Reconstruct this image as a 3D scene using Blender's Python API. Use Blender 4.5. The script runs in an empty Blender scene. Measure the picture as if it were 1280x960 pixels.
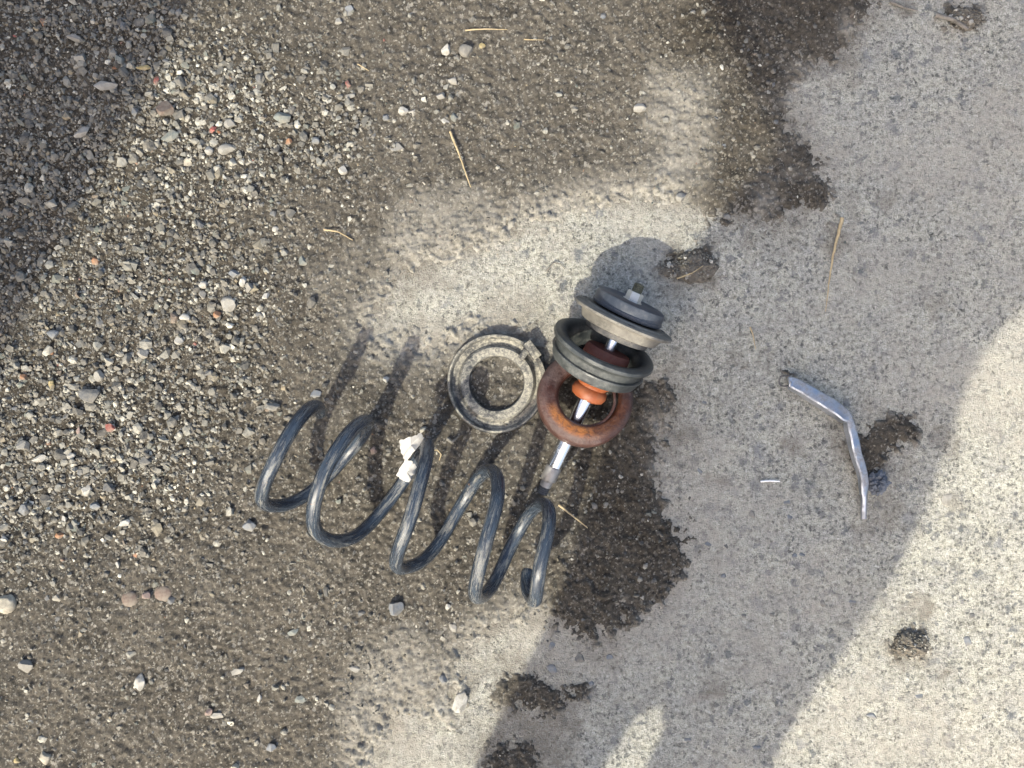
import bpy, bmesh, math, random
import numpy as np
from mathutils import Vector, Matrix
random.seed(7); rng = np.random.default_rng(7)
SC = bpy.context.scene
COL = SC.collection
H = 1.2                                   # camera height, metres; about 1 mm of ground per photo pixel

# ------------------------------------------------------------------ camera
cd = bpy.data.cameras.new('camera'); cam = bpy.data.objects.new('camera', cd); COL.objects.link(cam)
cam.location = (0, 0, H); cam.rotation_euler = (0, 0, 0)
cd.sensor_width = 36; cd.lens = 36*H/1.28; cd.clip_start = .02; cd.clip_end = 200
SC.camera = cam
# ------------------------------------------------------------------ sky, sun, exposure
SUN_EL = math.radians(46.2)
SD = Vector((.48, .877, 0)).normalized()   # horizontal direction in which shadows fall
SP = Vector((SD.y, -SD.x, 0))              # across it
w = bpy.data.worlds.new('World'); SC.world = w; w.use_nodes = True
nt = w.node_tree; bg = nt.nodes['Background']
sky = nt.nodes.new('ShaderNodeTexSky'); sky.sky_type = 'NISHITA'; sky.sun_disc = False
sky.sun_elevation = SUN_EL; sky.sun_rotation = math.atan2(-SD.x, -SD.y)
sky.air_density = 1.0; sky.dust_density = 5.5; sky.ozone_density = .6
nt.links.new(sky.outputs[0], bg.inputs[0]); bg.inputs[1].default_value = .15
sl = bpy.data.lights.new('sun', 'SUN'); sl.energy = 2.55; sl.angle = math.radians(.7); sl.color = (1, .945, .79)
sun = bpy.data.objects.new('sun', sl); COL.objects.link(sun)
sun.rotation_euler = Vector((SD.x*math.cos(SUN_EL), SD.y*math.cos(SUN_EL), -math.sin(SUN_EL))).to_track_quat('-Z', 'Y').to_euler()
VS = SC.view_settings; VS.view_transform = 'Standard'; VS.look = 'None'; VS.exposure = 1.30; VS.gamma = 1; VS.use_curve_mapping = False

# ------------------------------------------------------------------ helpers
def W(px, py, z=0.0):
    """a spot seen at photo pixel (px,py) that lies z metres above the ground"""
    k = (1-z/H)/1000
    return Vector(((px-640)*k, (480-py)*k, z))
def tag(o, label=None, cat=None, group=None, kind=None):
    for k, v in (('label', label), ('category', cat), ('group', group), ('kind', kind)):
        if v: o[k] = v
    return o
def empty(name, loc, label, cat, group=None):
    o = bpy.data.objects.new(name, None); COL.objects.link(o); o.location = loc; o.empty_display_size = .02
    return tag(o, label, cat, group)
def link(name, me, mat=None, parent=None, world=True):
    o = bpy.data.objects.new(name, me); COL.objects.link(o)
    if mat: me.materials.append(mat)
    if parent is not None:
        o.parent = parent
        if world: o.matrix_parent_inverse = Matrix.Translation(-parent.location) if parent.parent is None else Matrix.Identity(4)
    return o
def mesh(name, V, F, smooth=True):
    me = bpy.data.meshes.new(name); me.from_pydata([tuple(v) for v in V], [], F); me.validate(); me.update()
    if smooth: me.polygons.foreach_set('use_smooth', [True]*len(me.polygons))
    return me
def auto(me, deg=35):
    me.polygons.foreach_set('use_smooth', [True]*len(me.polygons))
    bm = bmesh.new(); bm.from_mesh(me)
    for e in bm.edges:
        if len(e.link_faces) == 2 and e.calc_face_angle(0) > math.radians(deg): e.smooth = False
    bm.to_mesh(me); bm.free()
def hashn(ix, iy, seed):
    n = (ix.astype(np.int64)*374761393 + iy.astype(np.int64)*668265263 + seed*974634777) & 0xFFFFFFFF
    n = ((n ^ (n >> 13))*1274126177) & 0xFFFFFFFF
    n = n ^ (n >> 16)
    return (n & 0xFFFFFF)/float(0xFFFFFF)
def vn(x, y, f, seed):
    x = np.asarray(x)*f; y = np.asarray(y)*f
    ix = np.floor(x); iy = np.floor(y); fx = x-ix; fy = y-iy
    fx = fx*fx*(3-2*fx); fy = fy*fy*(3-2*fy)
    a = hashn(ix, iy, seed); b = hashn(ix+1, iy, seed); c = hashn(ix, iy+1, seed); d = hashn(ix+1, iy+1, seed)
    return (a*(1-fx)+b*fx)*(1-fy)+(c*(1-fx)+d*fx)*fy - .5
def fbm(x, y, f, o, seed, g=.5):
    s = 0; a = 1
    for i in range(o): s = s + a*vn(x+i*1.37, y-i*2.11, f, seed+i); f *= 2.03; a *= g
    return s
def inpoly(X, Y, P):
    r = np.zeros(X.shape, bool); n = len(P)
    for i in range(n):
        x1, y1 = P[i]; x2, y2 = P[(i+1) % n]
        if y1 == y2: continue
        r ^= ((y1 > Y) != (y2 > Y)) & (X < (x2-x1)*(Y-y1)/(y2-y1)+x1)
    return r
def blur(A, r, n=2):
    A = A.astype(float)
    for _ in range(n):
        for ax in (0, 1):
            P = np.pad(A, [(r+1, r) if i == ax else (0, 0) for i in (0, 1)], mode='edge')
            c = np.cumsum(P, axis=ax)
            A = (np.take(c, range(2*r+1, c.shape[ax]), axis=ax)-np.take(c, range(0, c.shape[ax]-2*r-1), axis=ax))/(2*r+1)
    return A

# ------------------------------------------------------------------ material helper
class M:
    def __init__(s, name, rough=.8, metal=0.0, spec=.4):
        s.m = bpy.data.materials.new(name); s.m.use_nodes = True; s.t = s.m.node_tree; s.n = s.t.nodes
        s.b = s.n['Principled BSDF']; s.b.inputs['Roughness'].default_value = rough
        s.b.inputs['Metallic'].default_value = metal; s.b.inputs['Specular IOR Level'].default_value = spec
        s.co = s.n.new('ShaderNodeTexCoord')
    def set(s, i, v):
        if isinstance(v, (bpy.types.NodeSocket,)): s.t.links.new(v, i)
        else:
            i.default_value = (*v, 1) if isinstance(v, tuple) and len(v) == 3 and i.type == 'RGBA' else v
    def noise(s, sc, det=4, rough=.6, vec=None, dist=0):
        n = s.n.new('ShaderNodeTexNoise'); n.inputs['Scale'].default_value = sc; n.inputs['Detail'].default_value = det
        n.inputs['Roughness'].default_value = rough; n.inputs['Distortion'].default_value = dist
        s.set(n.inputs['Vector'], vec or s.co.outputs['Object']); return n.outputs['Fac']
    def vor(s, sc, out='Distance', vec=None, feat='F1', rnd=1):
        n = s.n.new('ShaderNodeTexVoronoi'); n.feature = feat; n.inputs['Scale'].default_value = sc; n.inputs['Randomness'].default_value = rnd
        s.set(n.inputs['Vector'], vec or s.co.outputs['Object']); return n.outputs[out]
    def scale(s, v, vec=None):
        n = s.n.new('ShaderNodeMapping'); s.set(n.inputs['Vector'], vec or s.co.outputs['Object']); n.inputs['Scale'].default_value = v; return n.outputs[0]
    def ramp(s, f, *stops):
        n = s.n.new('ShaderNodeValToRGB'); r = n.color_ramp
        while len(r.elements) < len(stops): r.elements.new(.5)
        for e, (p, c) in zip(r.elements, stops): e.position = p; e.color = (c, c, c, 1) if not isinstance(c, tuple) else (*c, 1)
        s.set(n.inputs[0], f); return n.outputs[0]
    def mix(s, f, a, b, mode='MIX'):
        n = s.n.new('ShaderNodeMix'); n.data_type = 'RGBA'; n.blend_type = mode
        s.set(n.inputs[0], f); s.set(n.inputs[6], a); s.set(n.inputs[7], b); return n.outputs[2]
    def math(s, op, a, b=0.0):
        n = s.n.new('ShaderNodeMath'); n.operation = op; s.set(n.inputs[0], a); s.set(n.inputs[1], b); return n.outputs[0]
    def attr(s, name, out='Fac'):
        n = s.n.new('ShaderNodeAttribute'); n.attribute_name = name; return n.outputs[out]
    def normz(s):
        g = s.n.new('ShaderNodeNewGeometry'); x = s.n.new('ShaderNodeSeparateXYZ'); s.t.links.new(g.outputs['Normal'], x.inputs[0]); return x.outputs[2]
    def sep(s, c, i):
        x = s.n.new('ShaderNodeSeparateColor'); s.set(x.inputs[0], c); return x.outputs[i]
    def bump(s, h, st=.5, d=.001):
        n = s.n.new('ShaderNodeBump'); n.inputs['Strength'].default_value = st; n.inputs['Distance'].default_value = d
        s.set(n.inputs['Height'], h); s.t.links.new(n.outputs[0], s.b.inputs['Normal']); return s
    def col(s, c): s.set(s.b.inputs['Base Color'], c); return s
    def rough(s, c): s.set(s.b.inputs['Roughness'], c); return s

# ------------------------------------------------------------------ materials
def mat_concrete():
    m = M('worn_concrete', .85, 0, .3)
    base = m.mix(m.ramp(m.noise(9, 4), (.3, 0), (.7, 1)), (.372, .362, .300), (.485, .472, .392))
    base = m.mix(m.ramp(m.noise(34, 6, .8), (.36, .75), (.60, 0)), base, (.30, .297, .278))
    base = m.mix(m.ramp(m.noise(170, 5, .8), (.38, 1), (.54, 0)), base, m.mix(1.0, base, (.44, .44, .43), 'MULTIPLY'))
    base = m.mix(m.ramp(m.noise(190, 5, .85), (.53, 0), (.66, .9)), base, (.58, .56, .505))
    fine = m.noise(520, 3, .7)
    base = m.mix(m.ramp(fine, (.32, .9), (.47, 0)), base, (.13, .13, .115))
    base = m.mix(m.math('MULTIPLY', m.ramp(m.noise(75, 6, .9, dist=.4), (.53, 0), (.63, .55)), m.ramp(m.noise(6, 4, .7), (.42, .1), (.6, 1))), base, (.21, .197, .16))
    # aggregate worn open: dark and bluish grains of many sizes
    for sc, thr, pick, c in ((105, .25, .74, (.075, .08, .085)), (62, .24, .80, (.13, .135, .14)), (190, .30, .68, (.06, .06, .06)), (36, .18, .88, (.19, .195, .195)), (48, .22, .88, (.09, .10, .11))):
        warp = m.n.new('ShaderNodeVectorMath'); warp.operation = 'ADD'
        nn = m.n.new('ShaderNodeTexNoise'); nn.inputs['Scale'].default_value = sc*1.5; nn.inputs['Detail'].default_value = 4; nn.inputs['Roughness'].default_value = .7; m.set(nn.inputs['Vector'], m.co.outputs['Object'])
        sc2 = m.n.new('ShaderNodeVectorMath'); sc2.operation = 'SCALE'; sc2.inputs['Scale'].default_value = 1.9/sc; m.t.links.new(nn.outputs['Color'], sc2.inputs[0])
        m.t.links.new(m.co.outputs['Object'], warp.inputs[0]); m.t.links.new(sc2.outputs[0], warp.inputs[1])
        d = m.vor(sc, vec=warp.outputs[0]); r = m.sep(m.vor(sc, 'Color', vec=warp.outputs[0]), 0)
        k = m.math('MULTIPLY', m.ramp(d, (thr, 1), (thr+.16, 0)), m.ramp(r, (pick, 0), (pick+.06, 1)))
        base = m.mix(m.math('MULTIPLY', k, .72), base, c)
    # pits and scuffs
    pit = m.math('MULTIPLY', m.ramp(m.noise(105, 6, .85, dist=.6), (.59, 0), (.67, .9)), m.ramp(m.noise(16, 3), (.35, .2), (.6, 1)))
    base = m.mix(pit, base, (.115, .11, .10))
    st = m.attr('stain')
    g = m.noise(330, 4, .8)
    st2 = m.math('MULTIPLY', st, m.ramp(g, (.32, .40), (.6, 1)))
    base = m.mix(st2, base, m.mix(g, (.06, .052, .042), (.24, .215, .175)))
    du = m.math('MULTIPLY', m.attr('dust'), m.ramp(m.noise(60, 6, .8), (.35, 0), (.62, 1)))
    base = m.mix(du, base, (.35, .325, .275))
    h = m.math('ADD', m.math('MULTIPLY', fine, .8), m.math('SUBTRACT', m.noise(150, 5, .75), m.math('MULTIPLY', pit, .8)))
    return m.col(base).bump(h, 1.0, .0026).m
def mat_dirt():
    m = M('sandy_dirt', .95, 0, .25)
    c = m.mix(m.ramp(m.noise(11, 6, .7), (.32, 0), (.68, 1)), (.124, .110, .088), (.196, .178, .147))
    c = m.mix(m.ramp(m.noise(42, 5, .75), (.40, .7), (.58, 0)), c, (.080, .072, .059))
    c = m.mix(1.0, c, m.ramp(m.noise(260, 6, .85), (.33, .22), (.48, .75), (.60, 1.0)), 'MULTIPLY')
    mud = m.mix(1.0, m.mix(m.noise(30, 6, .75), (.102, .090, .072), (.187, .169, .139)), m.ramp(m.noise(300, 6, .9), (.36, .22), (.56, 1.0)), 'MULTIPLY')
    v = m.sep(m.vor(240, 'Color'), 0)
    c = m.mix(1.0, c, m.ramp(v, (0, .62), (.7, 1.0)), 'MULTIPLY')
    c = m.mix(m.ramp(v, (.90, 0), (.97, .75)), c, (.30, .285, .25))
    v2 = m.sep(m.vor(480, 'Color'), 1)
    c = m.mix(m.ramp(v2, (.10, .6), (.22, 0)), c, (.045, .042, .038))
    c = m.mix(m.ramp(m.noise(9, 6, .75), (.44, 0), (.56, .75)), c, mud)
    c = m.mix(m.ramp(v2, (.88, 0), (.97, .65)), c, (.33, .315, .275))
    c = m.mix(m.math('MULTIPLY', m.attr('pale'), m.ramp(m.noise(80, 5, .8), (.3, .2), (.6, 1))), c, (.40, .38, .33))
    c = m.mix(m.attr('damp_shade'), c, m.mix(1.0, c, (.58, .55, .505), 'MULTIPLY'))  # darkens the dirt: real damp together with painted shade
    h = m.math('ADD', m.noise(300, 5, .85), m.math('MULTIPLY', v, .5))
    m.rough(m.ramp(m.attr('damp_shade'), (0, .95), (1, .8)))
    return m.col(c).bump(h, 1.0, .0026).m
def mat_stone():
    m = M('stone', .75, 0, .4)
    a = m.attr('tint', 'Color')
    n = m.noise(260, 5, .7)
    c = m.mix(1.0, a, m.ramp(n, (.3, .66), (.55, 1.0), (.75, 1.12)), 'MULTIPLY')
    c = m.mix(m.ramp(m.noise(70, 5, .75), (.40, .1), (.60, .8)), c, (.165, .150, .122))
    return m.col(c).bump(n, .5, .001).m
def mat_plain(name, c1, c2, sc=40, rough=.6, metal=0, bump=.2, dust=0, dustc=(.30, .27, .22), spec=.4, streak=None, dsc=28, dth=(.42, .62)):
    m = M(name, rough, metal, spec)
    vec = m.scale(streak) if streak else None
    n = m.noise(sc, 5, .65, vec)
    c = m.mix(m.ramp(n, (.32, 0), (.68, 1)), c1, c2)
    if dust:
        up = m.ramp(m.normz(), (.05, .15), (.75, 1))
        d = m.ramp(m.noise(dsc, 6, .75, vec), (dth[0], 0), (dth[1], 1))
        sp = m.ramp(m.noise(240, 3, .8), (.40, .35), (.62, 1))
        d = m.math('MULTIPLY', m.math('MULTIPLY', m.math('MULTIPLY', d, up), sp), dust)
        c = m.mix(d, c, dustc)
        m.rough(m.mix(d, (rough,)*3, (.95,)*3))
        if metal: m.set(m.b.inputs['Metallic'], m.math('SUBTRACT', metal, d))
    m.col(c)
    if bump: m.bump(m.noise(sc*6, 4, .7), bump, .0006)
    return m.m
def mat_spring():
    m = M('black_painted_steel_dusty', .3, 0, .55)
    wv = m.attr('wire', 'Vector')
    c = m.mix(m.ramp(m.noise(2.2, 6, .75, wv), (.38, 0), (.62, 1)), (.012, .018, .029), (.046, .062, .082))
    up = m.ramp(m.normz(), (-.2, .2), (.6, 1))
    # dust and scuffs dragged along the wire, rust where the paint is gone
    k = m.math('MULTIPLY', m.math('MULTIPLY', m.ramp(m.noise(1.3, 6, .8, wv), (.51, 0), (.66, .9)), m.ramp(m.noise(190, 5, .85), (.36, .2), (.56, 1))), up)
    c = m.mix(k, c, (.30, .285, .24))
    k2 = m.math('MULTIPLY', m.ramp(m.noise(7, 6, .85, wv), (.57, 0), (.66, .45)), up)
    c = m.mix(k2, c, (.16, .18, .195))
    c = m.mix(m.ramp(m.noise(5, 5, .8, wv), (.30, .9), (.36, 0)), c, (.006, .007, .009))
    c = m.mix(m.ramp(m.noise(60, 5, .8), (.655, 0), (.685, .8)), c, (.15, .08, .04))
    m.rough(m.mix(k, (.24,)*3, (.9,)*3))
    return m.col(c).bump(m.math('ADD', m.noise(8, 5, .8, wv), k), .4, .0008).m
CONC, DIRT, STONE = mat_concrete(), mat_dirt(), mat_stone()
SPRING = mat_spring()
RUBBER = mat_plain('black_rubber_dusty', (.016, .018, .024), (.045, .047, .05), 40, .5, 0, .4, 1.0, (.33, .31, .25), dsc=30, dth=(.36, .54))
CUPM = mat_plain('grey_black_rubber', (.014, .017, .019), (.050, .056, .056), 35, .36, 0, .5, .45, (.22, .22, .20), .5, dsc=40, dth=(.42, .62))
CAPM = mat_plain('dark_blue_grey_plastic', (.030, .038, .052), (.06, .07, .088), 30, .45, 0, .15, .35, (.25, .24, .22), dsc=30, dth=(.45, .7))
TAN = mat_plain('dusty_grey_metal', (.06, .057, .05), (.19, .176, .15), 30, .7, .0, .5, .6, (.28, .262, .222), dsc=38)
DARKM = mat_plain('dark_grey_metal', (.03, .03, .033), (.07, .07, .075), 40, .55, .2, .2, .4)
def mat_rust():
    m = M('worn_brown_rubber_sun_band', .38, 0, .5)
    c = m.mix(m.ramp(m.noise(22, 5, .7), (.35, 0), (.65, 1)), (.032, .013, .010), (.085, .031, .020))
    d = m.math('MULTIPLY', m.ramp(m.noise(30, 6, .8), (.40, 0), (.60, 1)), m.ramp(m.normz(), (.1, .2), (.8, .85)))
    c = m.mix(d, c, (.105, .072, .064))
    w_ = m.math('MULTIPLY', m.attr('sun_band'), m.ramp(m.noise(110, 6, .9, dist=.7), (.38, .08), (.55, 1)))
    c = m.mix(w_, c, m.mix(m.noise(40, 4), (.36, .10, .018), (.70, .30, .09)))  # orange sun highlight painted into the ring's colour
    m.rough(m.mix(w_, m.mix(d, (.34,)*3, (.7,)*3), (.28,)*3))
    c = m.mix(m.ramp(m.noise(140, 5, .85), (.58, 0), (.66, .7)), c, (.022, .012, .010))
    return m.col(c).bump(m.math('ADD', m.noise(130, 6, .85), d), .8, .0012).m
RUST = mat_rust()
ORANGE = mat_plain('orange_foam', (.17, .04, .012), (.30, .080, .020), 35, .5, 0, .5, .5, (.22, .12, .07), dsc=45, dth=(.42, .6))
MAROON = mat_plain('maroon_foam', (.11, .030, .022), (.17, .055, .038), 45, .7, 0, .4, .2)
CHROME = mat_plain('polished_steel', (.72, .73, .74), (.83, .84, .85), 40, .22, 1.0, .05, .25, (.5, .49, .46), dsc=60, dth=(.5, .75))
DULL = mat_plain('dull_steel', (.30, .28, .26), (.45, .43, .40), 90, .5, .8, .3, .4, (.34, .31, .26))
STRIP = mat_plain('tarnished_chrome', (.30, .325, .36), (.52, .545, .58), 25, .30, 1.0, .25, .85, (.24, .225, .21), dsc=46, dth=(.40, .56))
PAPER = mat_plain('white_paper', (.30, .295, .28), (.45, .44, .42), 110, .85, 0, .2, .3, (.5, .48, .43))
STRAW = mat_plain('dry_straw', (.30, .23, .13), (.46, .37, .22), 90, .8, 0, .2)
WHITE = mat_plain('white_plastic', (.75, .75, .72), (.82, .82, .8), 60, .5)
GREYSCRAP = mat_plain('blue_grey_scrap', (.055, .063, .078), (.15, .165, .19), 90, .8, 0, .6)
CLOD = mat_plain('dirt_clod', (.065, .056, .044), (.17, .15, .12), 170, .95, 0, 1.0)
BARK = mat_plain('grey_bark', (.10, .09, .075), (.22, .20, .17), 120, .9, 0, .5, streak=(1, 1, 1))
CLOTH = mat_plain('dark_cloth', (.03, .035, .05), (.05, .055, .07), 30, .9)
BLOCKERM = mat_plain('shade_blocker_grey', (.30, .29, .27), (.38, .37, .35), 8, .9)

# ------------------------------------------------------------------ ground heightfields
def graded(lim, step, far):
    c = list(np.arange(-lim, lim+step/2, step)); d = step; out = []
    x = c[-1]
    while x < far: d *= 1.16; x += d; out.append(x)
    lo = [-v for v in reversed(out)]
    return np.array(lo+c+out)
def grid_mesh(name, xs, ys, Z, attrs):
    X, Y = np.meshgrid(xs, ys); ny, nx = X.shape
    co = np.stack([X, Y, Z], -1).reshape(-1, 3).astype(np.float32)
    i = np.arange(ny*nx).reshape(ny, nx)
    q = np.stack([i[:-1, :-1], i[:-1, 1:], i[1:, 1:], i[1:, :-1]], -1).reshape(-1, 4).astype(np.int32)
    me = bpy.data.meshes.new(name); me.vertices.add(len(co)); me.vertices.foreach_set('co', co.ravel())
    me.loops.add(q.size); me.loops.foreach_set('vertex_index', q.ravel())
    me.polygons.add(len(q)); me.polygons.foreach_set('loop_start', np.arange(0, q.size, 4, dtype=np.int32))
    me.polygons.foreach_set('use_smooth', np.ones(len(q), bool))
    me.update(calc_edges=True)
    for k, a in attrs.items():
        at = me.attributes.new(k, 'FLOAT', 'POINT'); at.data.foreach_set('value', a.astype(np.float32).ravel())
    return me
DIRT_POLY = [(-9000, -9000), (1100, -9000), (1100, -20), (1092, 25), (1062, 40), (1078, 52), (1050, 62), (1005, 88), (988, 118), (975, 145), (948, 162), (990, 150), (1003, 168), (1020, 200), (1030, 232), (1040, 258),
    (1010, 262), (975, 262), (960, 285), (925, 275), (905, 290), (880, 262), (862, 245), (835, 240), (806, 246), (765, 250), (715, 258), (660, 275), (606, 303), (556, 326), (505, 352), (470, 385), (450, 408), (478, 428), (520, 432), (556, 425),
    (590, 405), (640, 400), (690, 408), (720, 450), (790, 468), (852, 490), (838, 528), (822, 560), (822, 612), (838, 640), (858, 672), (864, 700), (846, 738), (806, 770), (770, 786), (720, 800), (694, 790), (684, 768), (655, 772), (615, 782), (585, 798),
    (578, 835), (584, 868), (560, 890), (528, 888), (492, 905), (470, 935), (448, 985), (430, 1100), (400, 9000), (-9000, 9000)]
DARK_PATCH = [[(612, 880), (630, 848), (662, 842), (700, 858), (738, 846), (742, 872), (705, 882), (672, 890), (640, 885)], [(604, 985), (610, 938), (640, 925), (676, 932), (668, 965), (640, 1000)],
    [(688, 700), (690, 780), (740, 800), (762, 785), (800, 770)],
    [(1058, 560), (1060, 535), (1090, 530), (1112, 520), (1130, 516), (1146, 530), (1140, 552), (1118, 562), (1108, 578), (1086, 600), (1070, 590)],
    [(822, 335), (832, 318), (858, 312), (885, 312), (896, 335), (892, 352), (868, 352), (840, 345)],
    [(1116, 800), (1122, 792), (1140, 788), (1168, 795), (1162, 812), (1140, 822), (1118, 822)],
    [(1172, 18), (1185, 8), (1215, 8), (1230, 22), (1224, 36), (1195, 38), (1176, 30)],
    [(973, 448), (985, 446), (996, 470), (984, 474)]]
# (x, y, radius, strength) of soiled spots on the slab
STAINS = [(1148, 760, 17, .95), (885, 866, 22, .75), (915, 449, 13, .6), (990, 560, 14, .65), (1176, 548, 16, .65), (866, 548, 20, .7), (888, 600, 9, .8), (1140, 805, 32, .35), (860, 335, 40, .35), (1095, 550, 55, .45), (1080, 660, 20, .4), (1055, 560, 22, .7), (1068, 610, 14, .55),
    (1100, 250, 18, .4), (1045, 305, 22, .55), (1200, 25, 36, .3), (1128, 8, 16, .7), (1186, 845, 14, .5), (955, 450, 14, .35), (842, 640, 26, .3), (830, 500, 40, .5), (800, 560, 60, .5), (670, 865, 85, .62), (645, 935, 75, .62), (735, 800, 50, .5), (590, 900, 60, .35), (935, 800, 10, .4), (1186, 625, 14, .45), (905, 605, 8, .5), (850, 470, 26, .35), (750, 470, 60, .6),
    (950, 150, 40, .35), (1100, 640, 30, .35), (1130, 650, 18, .35), (1175, 380, 20, .3), (640, 410, 40, .5)]
def discs(PX, PY, L):
    S = np.zeros(PX.shape)
    for x, y, r, s in L:
        S = np.maximum(S, s*np.clip(1.25-np.hypot(PX-x, PY-y)/r, 0, 1))
    return S
# concrete slab
xs = graded(.68, .004, 7.0); ys = graded(.52, .004, 7.0)
X, Y = np.meshgrid(xs, ys); PX, PY = 640+X*1000, 480-Y*1000
warp = fbm(X, Y, 45, 4, 5)*26
Zc = fbm(X, Y, 2.2, 3, 21)*.004+fbm(X, Y, 60, 3, 31)*.0009
fr = blur(inpoly(PX+warp*.8, PY-warp*.8, DIRT_POLY), 7)
st = np.clip(np.maximum(np.clip(fr*1.5-.1, 0, .8), discs(PX+warp, PY+warp*.7, STAINS)*1.35)+fbm(X, Y, 40, 4, 8, .7)*.75*((discs(PX, PY, STAINS) > .02) | (fr > .02)), 0, 1)
du = np.clip(fbm(X, Y, 7, 5, 77, .65)*1.5+.18, 0, .8)
slab = link('concrete_slab', grid_mesh('concrete_slab', xs, ys, Zc, {'stain': st, 'dust': du}), CONC); slab['kind'] = 'structure'
# dirt lying over it
GX = graded(.668, .0021, 7.0); GY = graded(.506, .0021, 7.0)
X, Y = np.meshgrid(GX, GY); PX, PY = 640+X*1000, 480-Y*1000
wx = fbm(X, Y, 34, 5, 11, .72)*17; wy = fbm(X, Y, 34, 5, 15, .72)*17
main = blur(inpoly(PX+wx, PY+wy, DIRT_POLY), 7)
small = np.zeros(X.shape)
for P in DARK_PATCH: small = np.maximum(small, inpoly(PX+wx*.5, PY+wy*.5, P))
small = blur(small, 2)
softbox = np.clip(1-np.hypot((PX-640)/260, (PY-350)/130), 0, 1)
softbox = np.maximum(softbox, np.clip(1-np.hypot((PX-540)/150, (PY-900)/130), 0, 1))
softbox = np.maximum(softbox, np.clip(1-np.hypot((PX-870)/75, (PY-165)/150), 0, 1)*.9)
grain = fbm(X, Y, 170, 3, 41, .75)
lump = fbm(X, Y, 16, 4, 51)
T = (main-.48)*.009+softbox*lump*.010*(main < .99)+lump*.0032
small = blur(small, 3)
T = np.maximum(T, (small-.45)*.006+lump*.003)+grain*.0046
T = T+fbm(X, Y, 95, 4, 141, .8)*.0075*np.clip(4*np.maximum(main*(1-main), small*(1-small)), 0, 1)
base = np.interp(X.ravel(), xs, np.arange(len(xs))), np.interp(Y.ravel(), ys, np.arange(len(ys)))
Zb = Zc[np.clip(base[1].round().astype(int), 0, len(ys)-1), np.clip(base[0].round().astype(int), 0, len(xs)-1)].reshape(X.shape)
sink = (main < .02) & (small < .02)
ZD = Zb+np.where(sink, -.012, np.clip(T, -.01, .02))+rng.uniform(-.0006, .0006, X.shape)
DAMP_SHADE_POLY = [[(700, 470), (852, 488), (838, 528), (822, 600), (864, 700), (846, 738), (806, 770), (720, 800), (690, 770), (690, 640), (720, 560)],
    [(870, -30), (1100, -30), (1090, 30), (1000, 90), (960, 160), (1003, 165), (1040, 258), (930, 275), (905, 290), (885, 255), (915, 190), (915, 80), (862, 66), (818, 62), (812, -30)]]+DARK_PATCH[:3]  # second outline paints the upper-right shade into the dirt, along with damp
damp_shade = np.zeros(X.shape)
for P in DAMP_SHADE_POLY: damp_shade = np.maximum(damp_shade, inpoly(PX+wx*.7, PY+wy*.7, P))
damp_shade = blur(damp_shade, 14)*(.82+lump*1.6)
GRAVEL_POLY = [(-9000, -9000), (205, -9000), (215, 40), (250, 62), (330, 80), (430, 100), (455, 150), (430, 215), (330, 215), (262, 245), (238, 300), (300, 335), (330, 372), (300, 420), (300, 500), (275, 580), (225, 640), (110, 680), (-9000, 740)]
gw = fbm(X, Y, 12, 4, 61)*90
grav = np.clip(blur(inpoly(PX+gw, PY-gw*.6, GRAVEL_POLY), 22)*(1+fbm(X, Y, 30, 4, 66)*.9), 0, 1)
damp_shade = np.maximum(np.maximum(damp_shade, small*.6), grav*.95)  # dirt also made darker in the small patches and beneath the gravel
pale = np.clip(blur(np.clip(1-main, 0, 1), 12)*2.2, 0, 1)*(1-np.clip(damp_shade*2, 0, 1))
pale = np.maximum(pale, np.clip(softbox*1.3+lump*.5*(softbox > 0), 0, .6))*(1-np.clip(damp_shade*2, 0, 1))
dirt = link('dirt_ground', grid_mesh('dirt_ground', GX, GY, ZD, {'damp_shade': np.clip(damp_shade, 0, 1), 'pale': np.clip(pale, 0, 1)}), DIRT); dirt['kind'] = 'structure'
def gi(px, py):
    x = (np.asarray(px)-640)/1000; y = (480-np.asarray(py))/1000
    return np.clip(np.searchsorted(GY, y), 0, len(GY)-1), np.clip(np.searchsorted(GX, x), 0, len(GX)-1)
GROUND = np.maximum(ZD, Zb)
def gz(px, py): return GROUND[gi(px, py)]

# ------------------------------------------------------------------ stone shapes
def hull_shape(seed, n):
    r = random.Random(seed); bm = bmesh.new()
    for _ in range(n):
        v = Vector((r.gauss(0, 1), r.gauss(0, 1), r.gauss(0, 1))).normalized()*r.uniform(.8, 1.05); bm.verts.new(v)
    g = bmesh.ops.convex_hull(bm, input=bm.verts[:]); bmesh.ops.delete(bm, geom=[v for v in bm.verts if not v.link_faces], context='VERTS')
    bmesh.ops.triangulate(bm, faces=bm.faces[:]); bm.verts.index_update()
    V = np.array([v.co[:] for v in bm.verts]); F = np.array([[v.index for v in f.verts] for f in bm.faces]); bm.free()
    return V, F
def round_shape(seed, sub=2, amp=.16):
    r = random.Random(seed); bm = bmesh.new(); bmesh.ops.create_icosphere(bm, subdivisions=sub, radius=1)
    ds = [Vector((r.gauss(0, 1), r.gauss(0, 1), r.gauss(0, 1))).normalized() for _ in range(9)]; hs = [r.uniform(.62, .92) for _ in ds]
    for v in bm.verts:
        for d, h in zip(ds, hs):
            k = v.co.dot(d)
            if k > h: v.co -= d*(k-h)*.85
    bm.verts.index_update()
    V = np.array([v.co[:] for v in bm.verts]); F = np.array([[v.index for v in f.verts] for f in bm.faces]); bm.free()
    return V, F
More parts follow.
